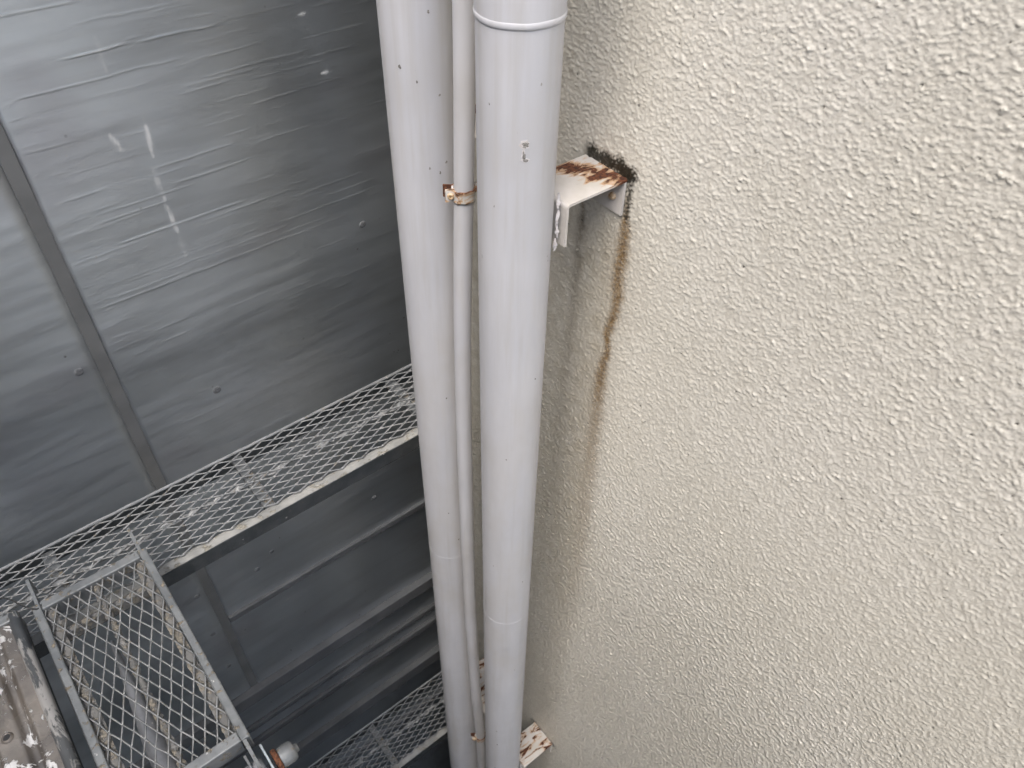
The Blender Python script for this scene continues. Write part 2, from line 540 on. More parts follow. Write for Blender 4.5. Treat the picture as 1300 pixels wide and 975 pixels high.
# sparse pin holes
pit = np.zeros_like(HH)
for _ in range(260):
    py = rng.uniform(YN, CORNER); pz = ZT - (rng.uniform(0, 1) ** 1.3) * (ZT - ZB)
    pr = rng.uniform(0.0009, 0.0021) * (1 + 0.25 * abs(pz))
    i0, i1 = np.searchsorted(-zs, [-(pz + 4 * pr), -(pz - 4 * pr)]); j0, j1 = np.searchsorted(ys, [py - 4 * pr, py + 4 * pr])
    if i1 > i0 and j1 > j0:
        sl = (slice(i0, i1), slice(j0, j1))
        pit[sl] = np.maximum(pit[sl], np.exp(-(((YY[sl] - py) ** 2 + (ZZ[sl] - pz) ** 2) / pr ** 2)))
HH = HH * (1 - 0.8 * pit) - 0.0012 * pit
fade = sstep(ys, YN, YN + 0.05)[None] * sstep(-zs, -ZT, -ZT + 0.03)[:, None] * sstep(zs, ZB, ZB + 0.03)[:, None]
V = np.stack([WX - HH, YY, ZZ], -1).reshape(-1, 3)
V[:, 1] -= 0.0; V[:, 2] -= 0.0
wall_me = mesh_np('wall_face', V - np.array([WX, 0.5, GZ]), grid_faces(len(zs), len(ys)), True)
# stains: rust run under the bracket, dark run under its far edge, mould round the plate, tan dirt with the pipe shade painted in
wob = 0.006 * a3
wf = 0.5 - 0.5 * np.clip(a1 * 0.5, -1, 1)
rz = np.array([-0.64, -0.71, -0.778, -0.827, -0.901, -0.968, -0.99, -1.081, -1.19, -1.367, -1.60, -2.2][::-1])
ry = np.array([0.747, 0.741, 0.739, 0.741, 0.735, 0.750, 0.742, 0.751, 0.750, 0.748, 0.742, 0.742][::-1])
rw = np.array([0.004, 0.009, 0.017, 0.017, 0.015, 0.011, 0.010, 0.017, 0.020, 0.024, 0.028, 0.035][::-1])
ra = np.array([0.0, 1.0, 1.0, 1.0, 1.0, 1.0, 1.0, 0.95, 0.62, 0.44, 0.30, 0.0][::-1])
yc = np.interp(zs, rz, ry)[:, None]; wd = np.interp(zs, rz, rw)[:, None]; am = np.interp(zs, rz, ra)[:, None]
e = (YY - yc + 0.2 * wob) / wd
rust = am * np.exp(-np.abs(e + 0.25 * a2 * 0.5) ** 2.2 * 0.9) * (0.68 + 0.32 * np.clip(wf, 0, 1))
halo = 0.45 * am * np.exp(-np.clip(e + 0.5, -9, 9) ** 2 / 9.0) * np.where(e > -1, 1.0, 0.5)
rust = np.maximum(rust, halo * 0.5)
for (yk, z0_, z1_, wk, ak) in ((0.7285, -0.72, -1.05, 0.0035, 0.30), (0.760, -0.72, -0.95, 0.004, 0.34), (0.7715, -0.73, -1.15, 0.003, 0.22), (0.735, -1.0, -1.45, 0.005, 0.22)):
    tt = np.clip((z0_ - zs) / (z0_ - z1_), 0, 1)[:, None]
    rust = np.maximum(rust, ak * np.sin(np.pi * tt) ** 0.6 * np.exp(-((YY - yk + 0.2 * wob) / wk) ** 2) * (0.6 + 0.4 * wf))
rust = np.clip(rust, 0, 1)
dz = np.array([-0.655, -0.72, -0.818, -0.98, -1.133, -1.40, -1.9][::-1])
dy = np.array([0.842, 0.842, 0.842, 0.842, 0.850, 0.858, 0.86][::-1])
da = np.array([0.0, 0.95, 0.55, 0.36, 0.30, 0.2, 0.0][::-1])
dw = np.array([0.006, 0.008, 0.012, 0.016, 0.020, 0.026, 0.03][::-1])
e = (YY - np.interp(zs, dz, dy)[:, None] + wob * 0.3) / np.interp(zs, dz, dw)[:, None]
dark = np.interp(zs, dz, da)[:, None] * np.exp(-1.3 * e ** 2) * (0.6 + 0.4 * wf)
grime_shade = 0.40 * sstep(YY + 0.4 * wob, 0.715, 0.79) * sstep(-ZZ, 0.70, 0.78) * (1 - 0.55 * sstep(-ZZ, 1.5, 2.6))
grime_shade = np.maximum(grime_shade, 0.30 * sstep(YY, 0.80, 0.95)) * np.clip(0.85 + 0.15 * a3, 0, 1.1)
dedge = np.sqrt(np.maximum(np.maximum(0.742 - YY, YY - 0.848), 0) ** 2 + np.maximum(np.abs(ZZ + 0.638) - 0.002, 0) ** 2)
mould = sstep(0.018 + 0.0035 * g1 + 0.004 * a3 - dedge, -0.004, 0.018) * sstep(0.86 - YY, 0.0, 0.03)
dl = np.sqrt((YY - 0.7405) ** 2 + np.maximum(np.abs(ZZ + 0.675) - 0.035, 0) ** 2)
mould = np.maximum(mould, (0.62 + 0.2 * np.clip(g1, -1, 1)) * sstep(0.0085 + 0.0018 * g1 - dl, -0.002, 0.008))
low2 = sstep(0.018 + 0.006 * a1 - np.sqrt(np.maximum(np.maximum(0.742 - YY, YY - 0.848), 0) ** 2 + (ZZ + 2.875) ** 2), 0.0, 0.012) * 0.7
mould = np.clip(mould * 1.25, 0, 1)
add_attr(wall_me, 'rust', rust); add_attr(wall_me, 'dark', np.clip(dark, 0, 1)); add_attr(wall_me, 'grime_shade', np.clip(grime_shade, 0, 1))
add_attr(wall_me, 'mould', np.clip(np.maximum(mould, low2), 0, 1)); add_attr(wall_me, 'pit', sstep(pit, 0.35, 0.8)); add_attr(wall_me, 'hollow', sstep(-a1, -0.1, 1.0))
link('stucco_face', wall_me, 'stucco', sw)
# the rest of the wall: body behind the face, and the coat above, below and nearer than the frame
H = 3.2
def flat(name, pts, mat, parent):
    P = np.array(pts, float) - np.array([WX, 0.5, GZ])
    return link(name, mesh_np(name, P, [tuple(range(len(pts)))]), mat, parent)
fx = WX - 0.0006
flat('upper_coat', [(fx, YN - 3, ZT), (fx, YN - 3, H), (fx, CORNER, H), (fx, CORNER, ZT)], 'stucco_far', sw)
flat('lower_coat', [(fx, YN - 3, GZ), (fx, YN - 3, ZB), (fx, CORNER, ZB), (fx, CORNER, GZ)], 'stucco_far', sw)
flat('near_coat', [(fx, YN - 3, ZB), (fx, YN - 3, ZT), (fx, YN, ZT), (fx, YN, ZB)], 'stucco_far', sw)
b = box('wall_body', WX + 0.003, WX + 4.0, YN - 3, CORNER - 0.0008, GZ, H - 0.002, 'stucco_far')
b.parent = sw; b.location = Vector(b.location) - Vector((WX, 0.5, GZ))

# ------------------------------------------------------------------ concrete wall across the gap
CY = 1.75
cw = empty('panelled_wall', (0.3, CY, GZ), 'dark grey panelled wall with a vertical joint, behind the scaffold walkways', 'wall')
O = np.array([0.3, CY, GZ])
JX0, JX1 = 0.120, 0.143
SEAM = -1.226
c1 = fft_noise(512, 24, 0.6, 5); c2 = fft_noise(512, 60, 0.5, 6)
ridges = [(0.296, 0.427, -0.656, 1.0), (0.442, 0.61, -0.658, 0.9), (0.183, 0.518, -0.709, 0.5), (0.395, 0.589, -0.927, 0.55), (0.426, 0.617, -0.977, 0.75),
          (0.266, 0.574, -1.077, 0.7), (0.20, 0.36, -0.56, 0.6), (0.643, 0.95, -1.17, 0.55), (0.649, 0.78, -0.847, 0.7), (0.16, 0.75, -1.222, 0.5),
          (0.55, 0.80, -0.76, 0.5), (0.60, 0.90, -0.60, 0.5), (0.33, 0.55, -0.60, 0.4), (-1.7, JX0 - 0.01, SEAM, 0.8), (-1.7, JX0 - 0.01, SEAM - 0.006, 0.4)]
for _ in range(140):
    x = rng.uniform(0.17, 1.0); ridges.append((x, x + rng.uniform(0.02, 0.22), rng.uniform(-1.45, -0.40), rng.uniform(0.12, 0.5)))
for _ in range(90):                      # short scuffs along the joint
    x = JX1 + 0.012 + abs(rng.normal(0, 0.028)); ridges.append((x, x + rng.uniform(0.006, 0.03), rng.uniform(-1.7, -0.5), rng.uniform(0.3, 0.9)))
for _ in range(60):
    x = rng.uniform(0.2, 1.1); ridges.append((x, x + rng.uniform(0.02, 0.16), rng.uniform(-3.1, -1.4), rng.uniform(0.1, 0.3)))
scr = [((0.407, -0.812), (0.400, -0.902), 0.9), ((0.391, -0.922), (0.394, -1.00), 0.7), ((0.394, -1.00), (0.399, -1.10), 1.0), ((0.399, -1.10), (0.401, -1.17), 0.4), ((0.328, -0.824), (0.343, -0.868), 1.0), ((0.833, -0.823), (0.859, -0.824), 1.0),
       ((0.80, -0.68), (0.815, -0.68), 0.7), ((0.36, -2.74), (0.385, -2.735), 0.8), ((0.47, -2.68), (0.49, -2.67), 0.7), ((0.365, -0.63), (0.366, -0.70), 0.35)]
def panel(name, x0, x1, z0, z1, nx, nz, off=0.0, label=None):
    xs = np.linspace(x0, x1, nx); zz = np.linspace(z1, z0, nz)
    XX, ZP = np.meshgrid(xs, zz)
    u, v = ZP / 0.004, XX / 0.02
    ht = 0.00022 * sample(c1, u, v) + 0.0012 * sample(c2, u * 0.25, v * 0.35)
    wh = np.zeros_like(ht)
    dzc = (z1 - z0) / nz
    for (a, b, zc, s) in ridges:
        if b < x0 or a > x1 or zc > z1 or zc < z0: continue
        i0 = np.clip(np.searchsorted(-zz, -(zc + 0.015)), 0, nz); i1 = np.clip(np.searchsorted(-zz, -(zc - 0.015)), 0, nz)
        j0 = np.searchsorted(xs, a - 0.01); j1 = np.searchsorted(xs, b + 0.01)
        sl = (slice(i0, i1), slice(j0, j1))
        zl = zc + 0.0007 * sample(c1, XX[sl] / 0.01, XX[sl] * 0 + zc * 900)
        prof = np.exp(-((ZP[sl] - zl) / 0.0015) ** 2) * sstep(XX[sl], a - 0.01, a + 0.03) * sstep(-XX[sl], -b - 0.01, -b + 0.03)
        ht[sl] += 0.0016 * s * prof
        wh[sl] = np.maximum(wh[sl], 0.40 * s * prof * np.clip(0.6 + 0.5 * sample(c1, XX[sl] / 0.006, ZP[sl] / 0.01), 0, 1))
    for (p, q_, s) in scr:
        if not (x0 <= p[0] <= x1 and z0 <= p[1] <= z1): continue
        P = np.array(p); D = np.array(q_) - P
        j0 = np.searchsorted(xs, min(p[0], q_[0]) - 0.02); j1 = np.searchsorted(xs, max(p[0], q_[0]) + 0.02)
        t = np.clip(((XX[:, j0:j1] - P[0]) * D[0] + (ZP[:, j0:j1] - P[1]) * D[1]) / (D @ D), 0, 1)
        d = np.hypot(XX[:, j0:j1] - P[0] - t * D[0], ZP[:, j0:j1] - P[1] - t * D[1])
        wd = 0.0020 + 0.0026 * np.sin(np.pi * t)
        wh[:, j0:j1] = np.maximum(wh[:, j0:j1], s * np.exp(-(d / wd) ** 2) * np.clip(0.8 + 0.4 * sample(c1, ZP[:, j0:j1] / 0.002, XX[:, j0:j1] / 0.002), 0, 1))
    ex = np.minimum(np.minimum(XX - x0, x1 - XX), np.minimum(ZP - z0, z1 - ZP))
    ht -= 0.007 * (1 - sstep(np.minimum(XX - x0, x1 - XX), 0.0, 0.009)) + 0.0012 * (1 - sstep(np.minimum(ZP - z0, z1 - ZP), 0.0, 0.006))
    V = np.stack([XX, CY - off - ht, ZP], -1).reshape(-1, 3) - O
    me = mesh_np(name, V, grid_faces(nz, nx, True), True)
    add_attr(me, 'white', np.clip(wh, 0, 1))
    o = link(name, me, 'concrete', cw)
    if label: o['label'] = label
    return o
SEAM = -1.226
panel('wall_panel', JX1, 1.45, -3.17, 0.3, 260, 1400)
panel('wall_panel', -1.75, JX0, -3.17, 0.3, 120, 600)
for x0, x1 in ((-1.75, JX0), (JX1, 1.45)):
    panel('wall_panel', x0, x1, 0.304, 3.4, 40, 60)
panel('wall_panel', 1.478, 4.5, -3.17, 3.4, 40, 80)
panel('wall_panel', -1.75, 4.5, GZ, -3.245, 120, 160)
box('joint_strip', JX0 - 0.004, JX1 + 0.004, CY + 0.0025, CY + 0.03, -3.17, 3.4, 'sealant', None).parent = cw
box('joint_strip', 1.446, 1.482, CY + 0.0025, CY + 0.03, -3.17, 3.4, 'sealant', None).parent = cw
box('wall_core', -1.75, 4.5, CY + 0.032, CY + 0.3, GZ, 3.4, 'concrete', None).parent = cw
# added unseen mass outside the frame on the left, blocks low light
blocker = box('light_blocker', -2.15, -1.756, -4.5, CY + 0.3, GZ, 1.3, 'concrete', None); blocker.parent = cw
# projecting string courses low on the wall
for (z, hgt, pr) in ((-2.660, 0.030, 0.014), (-3.245, 0.075, 0.030), (-3.47, 0.034, 0.016), (-3.60, 0.040, 0.017), (-3.95, 0.090, 0.030), (-4.4, 0.05, 0.02)):
    x0 = JX1 + 0.004 if z > -3 else -1.75
    box('string_course', x0, 4.4 if z < -3.2 else 1.44, CY - pr, CY + 0.01, z, z + hgt, 'trim', None, 0.003).parent = cw
for (x, z, r) in ((0.367, -1.612, 0.013), (0.073, -1.37, 0.012), (0.888, -1.27, 0.011), (0.30, -2.47, 0.011), (0.366, -2.42, 0.009), (0.784, -2.448, 0.012), (0.087, -2.431, 0.012), (0.079, -2.681, 0.012), (0.079, -2.926, 0.012),):
    o = lathe('tie_plug', [(0.0005, 0.0006), (r * 0.75, 0.0006), (r * 0.9, 0.0), (r, -0.012)], 'plug', cw, 20, (x, CY - (0.0014), z))
    o.rotation_euler = (R_(90), 0, 0)
for o in cw.children:                    # parts made in world coordinates move under the empty
    if o.name.startswith(('joint_strip', 'wall_core', 'light_blocker', 'string_course', 'tie_plug')):
        o.location = Vector(o.location) - Vector(O)

# ------------------------------------------------------------------ drain pipes
PR = 0.057
def drain_pipe(px, py, label, joints, socket):
    root = empty('drain_pipe', (px, py, GZ), label, 'drain pipe', 'white drain pipes running down the wall')
    zs_ = [GZ] + joints + [H]
    for a, b in zip(zs_, zs_[1:]):
        r = PR + (0.0013 if (socket is not None and a >= socket) else 0)
        n = max(2, int((b - a) / 0.05))
        prof = [(r - 0.0006, a + 0.0002)] + [(r, a + 0.0006), (r, a + 0.0016)] + [(r, a + 0.003 + (b - a - 0.006) * i / n) for i in range(n + 1)] + [(r, b - 0.0016), (r, b - 0.0006)] + [(r - 0.0006, b - 0.0002)]
        lathe('pipe_length', [(q_[0], q_[1] - GZ) for q_ in prof], 'pipe', root, 96)
    for j in joints:
        if j == socket:
            prof = [(PR - 0.001, -0.007)] + [(PR + 0.0004 + 0.0019 * math.sin(t), -0.0046 * math.cos(t)) for t in np.linspace(0.05, math.pi - 0.05, 12)] + [(PR - 0.001, 0.007)]
            lathe('joint_bead', prof, 'pipe', root, 96, (0, 0, j - GZ), 0.0004)
        else:
            prof = [(PR - 0.001, -0.0014), (PR + 0.0005, -0.0008), (PR + 0.0005, 0.0006), (PR - 0.001, 0.0014)]
            lathe('joint_bead', prof, 'pipe', root, 96, (0, 0, j - GZ), 0.0005)
    return root
RP, LP = (0.6605, 0.799), (0.661, 1.040)
pipe_r = drain_pipe(*RP, 'white drain pipe in front, with a raised bead near its top', [-1.794, -0.367], -0.367)
pipe_l = drain_pipe(*LP, 'smooth white drain pipe farther along, beside the dark grey wall', [-1.798, 0.4], None)

def blob_on_pipe(name, root, pc, r, th, z, sz, sx, mat, lift, n=14, seed=0, rim=0.25):
    """a small irregular patch hugging a pipe's surface"""
    rg = random.Random(seed)
    bm = bmesh.new()
    def P(a, zz, d): return Vector(((r + d) * math.cos(a), (r + d) * math.sin(a), zz - GZ))
    c = bm.verts.new(P(th, z, lift))
    inner, outer = [], []
    for k in range(n):
        t = 2 * math.pi * k / n
        m = rg.uniform(1 - rim, 1 + rim)
        inner.append(bm.verts.new(P(th + sx * m * math.cos(t) / r, z + sz * m * math.sin(t), lift)))
        outer.append(bm.verts.new(P(th + sx * m * 1.06 * math.cos(t) / r, z + sz * m * 1.06 * math.sin(t), -0.0006)))
    for k in range(n):
        bm.faces.new((c, inner[k], inner[(k + 1) % n])); bm.faces.new((inner[k], outer[k], outer[(k + 1) % n], inner[(k + 1) % n]))
    return bm_obj(name, bm, mat, root)
thc = math.atan2(0.747 - RP[1], 0.632 - RP[0])
def chip(root, pc, u_th, z, sz, sx, seed, halo=1.5):
    blob_on_pipe('lifted_paint', root, pc, PR, u_th, z, sz * halo, sx * halo, 'flake', 0.00035, 16, seed + 50, 0.3)
    blob_on_pipe('paint_chip', root, pc, PR, u_th + 0.01, z - sz * 0.1, sz, sx, 'chip', 0.0006, 16, seed, 0.35)
chip(pipe_r, RP, thc, -0.520, 0.0042, 0.0045, 1, 1.45)
chip(pipe_r, RP, thc - 0.03, -0.536, 0.0065, 0.0018, 2, 1.3)
chip(pipe_r, RP, thc + 0.02, -0.543, 0.0018, 0.0040, 3, 1.4)
for i, (dt, z, s) in enumerate([(0.35, -0.44, 0.0014), (-0.75, -0.62, 0.0012), (0.62, -0.97, 0.0016), (0.9, -0.72, 0.0010), (-0.3, -1.17, 0.0018), (-0.75, -1.55, 0.0018), (0.5, -1.62, 0.0014), (-0.55, -2.45, 0.0028), (-0.5, -2.55, 0.0026), (-0.62, -2.75, 0.0022), (-0.9, -0.47, 0.0010), (0.3, -2.05, 0.0014)]):
    blob_on_pipe('paint_chip', pipe_r, RP, PR, thc + dt, z, s * random.uniform(0.8, 1.8), s * random.uniform(0.6, 1.2), 'chip', 0.0003, 9, 20 + i, 0.4)
thl = math.atan2(-LP[1], -LP[0])
for i, (dt, z, s) in enumerate([(-0.1, -0.52, 0.0022), (0.5, -0.545, 0.0018), (0.62, -0.66, 0.0024), (0.1, -0.665, 0.002), (0.4, -0.675, 0.0022), (-0.55, -0.50, 0.0035), (0.3, -0.42, 0.002), (0.2, -1.2, 0.0018), (0.0, -1.6, 0.0018), (0.4, -1.72, 0.002)]):
    blob_on_pipe('paint_chip', pipe_l, LP, PR, thl + dt, z, s * random.uniform(0.8, 1.5), s * random.uniform(0.6, 1.2), 'chip', 0.0003, 9, 60 + i, 0.4)

# thin conduit, bowing between its two clamps
TY = 0.930
tz = np.array([H, -0.40, -0.55, -0.70, -0.95, -1.20, -1.52, -1.93, -2.30, -2.55, -2.85, -3.15, -3.6, GZ][::-1])
tx = np.array([0.670, 0.670, 0.665, 0.659, 0.648, 0.643, 0.641, 0.640, 0.646, 0.652, 0.664, 0.668, 0.668, 0.668][::-1])
zz = np.concatenate([np.linspace(GZ, -3.6, 4), np.linspace(-3.5, -0.3, 60), np.linspace(0, H, 6)])
xx = np.interp(zz, tz, tx)
for _ in range(3):
    xx[1:-1] = 0.25 * xx[:-2] + 0.5 * xx[1:-1] + 0.25 * xx[2:]
cond = empty('conduit_pipe', (0.668, TY, GZ), 'thin white conduit bowing between the two drain pipes', 'conduit')
tube('conduit_length', [(x - 0.668, 0, z - GZ) for x, z in zip(xx, zz)], 0.0165, 'conduit', cond, 32)
def conduit_x(z): return float(np.interp(z, zz, xx))

# ------------------------------------------------------------------ brackets: top plate bent down at the pipe and at the wall
BX0 = 0.722
def bracket(yc, z, mat, label, wl=0.049, seed=0):
    root = empty('pipe_bracket', (WX, yc, z), label, 'bracket', 'steel brackets holding the drain pipes off the wall')
    T = 0.0042
    L = WX - BX0 + 0.004
    rg = random.Random(seed)
    # folded sheet: section in XZ, three meshes that butt at the folds
    def sheet(name, sec, m, ox=0.0):
        """sec: upper outline points then lower; extruded along y with slightly uneven edges"""
        bm = bmesh.new()
        n = 9
        rows = []
        for k in range(n):
            y = -wl + 2 * wl * k / (n - 1)
            rows.append([bm.verts.new((px - ox + rg.uniform(-1, 1) * 0.0002, y, pz + rg.uniform(-1, 1) * 0.0003)) for px, pz in sec])
        m_ = len(sec)
        for a, b_ in zip(rows, rows[1:]):
            for k in range(m_):
                bm.faces.new((a[k], a[(k + 1) % m_], b_[(k + 1) % m_], b_[k]))
        bm.faces.new(rows[0]); bm.faces.new(rows[-1][::-1])
        o = bm_obj(name, bm, m, root)
        o.location = (ox, 0, 0)
        return o
    R = 0.007
    arc_o = [(-L + R - R * math.sin(t), -R + R * math.cos(t)) for t in np.linspace(0, math.pi / 2, 6)]
    arc_i = [(-L + R - (R - T) * math.sin(t), -R + (R - T) * math.cos(t)) for t in np.linspace(math.pi / 2, 0, 6)]
    sheet('top_plate', [(0.002, 0)] + arc_o + arc_i + [(0.002, -T)], mat, -0.06)
    sheet('pipe_flange', [(-L, -R - 0.0002), (-L + 0.0002, -0.074), (-L + T, -0.074), (-L + T, -R - 0.0002)], 'flange')
    sheet('wall_flange', [(-0.007, -T - 0.0003), (-0.007, -0.064), (-0.0026, -0.064), (-0.0026, -T - 0.0003)], 'flange')
    for dy, dzz in ((-0.028, -0.036), (0.028, -0.036)):
        o = lathe('anchor_bolt', [(0.0005, 0.006), (0.006, 0.006), (0.0068, 0.004), (0.0068, 0.0)], 'screw', root, 6, (-0.007, dy, dzz))
        o.rotation_euler = (0, R_(-90), 0)
    # paint skin broken along the line where the flange meets the pipe
    zt = 0.020
    for k in range(4):
        ln = rg.uniform(0.020, 0.030)
        m_ = 9
        bm = bmesh.new(); rows = []
        for i_ in range(m_):
            t = i_ / (m_ - 1)
            env = 0.35 + 0.65 * math.sin(math.pi * min(max(t, 0.08), 0.92))
            a_ = -env * rg.uniform(0.0014, 0.0042); b_ = env * rg.uniform(0.0012, 0.0036)
            x_ = 0.0012 * math.sin(t * 5 + k)
            rows.append([bm.verts.new((x_ + d_, y_, -ln * t)) for d_ in (0, 0.001) for y_ in (a_, b_)])
        for a_, b_ in zip(rows, rows[1:]):
            for p_, q_ in ((0, 1), (1, 3), (3, 2), (2, 0)):
                bm.faces.new((a_[p_], a_[q_], b_[q_], b_[p_]))
        bm.faces.new((rows[0][0], rows[0][1], rows[0][3], rows[0][2])); bm.faces.new((rows[-1][0], rows[-1][2], rows[-1][3], rows[-1][1]))
        o = bm_obj('paint_flake', bm, 'flake', root)
        o.location = (-0.1362 + rg.uniform(-0.001, 0.001), -0.0385 + rg.uniform(-0.001, 0.001), zt)
        o.rotation_euler = (rg.uniform(-0.10, 0.10), rg.uniform(-0.1, 0.1), 0.80 + rg.uniform(-0.2, 0.25))
        zt -= ln + rg.uniform(0.0, 0.002)
    return root
BZ1, BZ2 = -0.645, -2.875
bracket(0.7965, BZ1, 'bracket', 'rusty white steel bracket under black mould, beside the front drain pipe', seed=1)
bracket(1.040, BZ1 + 0.005, 'bracket', 'upper bracket hidden behind the thin conduit, holding the farther drain pipe', seed=2)
bracket(0.7965, BZ2, 'bracket_low', 'peeling bracket at the bottom edge, right of the front drain pipe', seed=3)
bracket(1.060, BZ2 + 0.02, 'bracket_low', 'rust-spotted lower bracket showing in the slot between conduit and front pipe', wl=0.085, seed=4)

# ------------------------------------------------------------------ conduit clamps
def clamp(z, s, label):
    x = conduit_x(z)
    root = empty('conduit_clamp', (x, TY, z), label, 'clamp', 'rusty clamps round the thin conduit')
    hw = 0.0105 * s
    r = 0.0175
    prof = [(r - 0.0008, -hw), (r + 0.0018, -hw - 0.0003), (r + 0.0012, -hw * 0.75), (r + 0.0010, hw * 0.7), (r + 0.0022, hw + 0.0003), (r - 0.0008, hw)]
    lathe('clamp_band', prof, 'clamp', root, 48, (0, 0, 0), 0.0009)
    d = Vector((-0.78, 0.62, 0)).normalized()          # ears stick out to the side
    nrm = Vector((-0.62, -0.78, 0)).normalized()
    ang = math.atan2(d.y, d.x)
    for k, (off, mt, ln) in enumerate(((0.0075, 'clamp', 0.016), (-0.004, 'rust', 0.020))):
        bm = box_bm(0, ln, -0.0016, 0.0016, -hw * 1.05, hw * 1.1, 0.0015)
        for v in bm.verts:
            v.co.y += 0.0012 * math.sin(v.co.z * 400 + k); v.co.z += 0.0015 * math.sin(v.co.x * 300 + k * 2)
        o = bm_obj('clamp_ear', bm, mt, root)
        o.location = d * 0.0140 + nrm * off
        o.rotation_euler = (0, 0, ang)
    o = lathe('clamp_screw', [(0.0004, 0.0016), (0.0016, 0.0022), (0.0022, 0.0046), (0.0050, 0.0042), (0.0058, 0.0022), (0.0058, 0)], 'screw', root, 24)
    o.location = d * 0.0205 + nrm * 0.0093
    o.rotation_euler = nrm.to_track_quat('Z', 'Y').to_euler()
    bm = box_bm(0.0, WX - x - 0.012, -0.009, 0.009, -0.003, 0.003, 0.001)
    o = bm_obj('clamp_leg', bm, 'clamp', root)
    o.location = (0.0125, 0, 0.002)
    return root
clamp(-0.690, 1.0, 'rusty clamp with a round screw on the conduit, level with the top bracket')
clamp(-2.885, 1.0, 'small rusty clamp low on the conduit near the bottom of the photo')

# ------------------------------------------------------------------ expanded metal
def expanded(name, L, W, lw, sw_, mat, parent, strand=0.0031, thick=0.0022, seed=0):
    """expanded-metal sheet, long way along local x, centred"""
    rg = np.random.default_rng(seed)
    ni = int(round(W / (sw_ / 2))); nk = int(round(L / (lw / 2)))
    ii, kk = np.meshgrid(np.arange(ni), np.arange(nk), indexing='ij')
    ii = ii.ravel(); kk = kk.ravel()
    def node(i, k):
        return np.stack([(k / nk - 0.5) * L, ((i + ((i + k) % 2)) / ni - 0.5) * W, 0 * k], -1)
    nodes_j = rg.normal(0, 0.0007, (ni + 2, nk + 2, 3))
    p = node(ii, kk); q_ = node(ii, kk + 1)
    ip = ii + ((ii + kk) % 2); iq = ii + ((ii + kk + 1) % 2)
    p = p + nodes_j[ip, kk]; q_ = q_ + nodes_j[iq, kk + 1]
    t = q_ - p; ln = np.linalg.norm(t, axis=1, keepdims=True); t = t / ln
    # strands swell at the nodes: three stations per strand
    up_ = np.array([0, 0, 1.0]); s = np.cross(up_, t); s /= np.linalg.norm(s, axis=1, keepdims=True)
    tl = 0.55 * np.sign(t[:, 1:2])                     # strands lean, as expanded metal does
    a = s * np.cos(tl) + up_ * np.sin(tl); b = np.cross(t, a)
    V = []; n = len(p)
    for f, wf_ in ((-0.04, 1.5), (0.22, 1.0), (0.78, 1.0), (1.04, 1.5)):
        c = p + (q_ - p) * f
        for sa, sb in ((-1, -1), (1, -1), (1, 1), (-1, 1)):
            V.append(c + a * sa * strand / 2 * wf_ + b * sb * thick / 2)
    V = np.stack(V, 1).reshape(-1, 3)
    base = (np.arange(n) * 16)[:, None, None]
    F = []
    for r in range(3):
        for k in range(4):
            F.append([r * 4 + k, r * 4 + (k + 1) % 4, (r + 1) * 4 + (k + 1) % 4, (r + 1) * 4 + k])
    F.append([3, 2, 1, 0]); F.append([12, 13, 14, 15])
    F = (np.array(F)[None] + base).reshape(-1, 4)
    return link(name, mesh_np(name, V, F), mat, parent)
def lumps(name, p0, p1, w, h, mat, parent, n=40, seed=0, z=0.0, amp=0.35):
    """a crusty bar: uneven box strip from p0 to p1"""
    rg = np.random.default_rng(seed)
    P0 = np.array(p0, float); P1 = np.array(p1, float)
    t = (P1 - P0) / np.linalg.norm(P1 - P0); s = np.cross([0, 0, 1.0], t); s /= np.linalg.norm(s); uu = np.cross(t, s)
    k = rg.normal(0, 1, n); k = 0.5 * k + 0.5 * np.roll(k, 1)
    m = rg.normal(0, 1, n)
    bm = bmesh.new(); rings = []
    for i in range(n):
        c = P0 + (P1 - P0) * i / (n - 1)
        ww = w / 2 * max(0.45, 1 + amp * k[i]); hh = h * max(0.4, 1 + amp * m[i]); sh = s * w * 0.3 * amp * m[i]
        rings.append([bm.verts.new(Vector(c + sh + s * a * ww + uu * b)) for a, b in ((-1, -h), (-1.0, 0.0), (-0.45, hh * 0.8), (0.35, hh), (1.0, 0.0), (1, -h))])
    for a, b in zip(rings, rings[1:]):
        for j in range(6):
            bm.faces.new((a[j], a[(j + 1) % 6], b[(j + 1) % 6], b[j]))
    bm.faces.new(rings[0]); bm.faces.new(rings[-1][::-1])
    return bm_obj(name, bm, mat, parent)

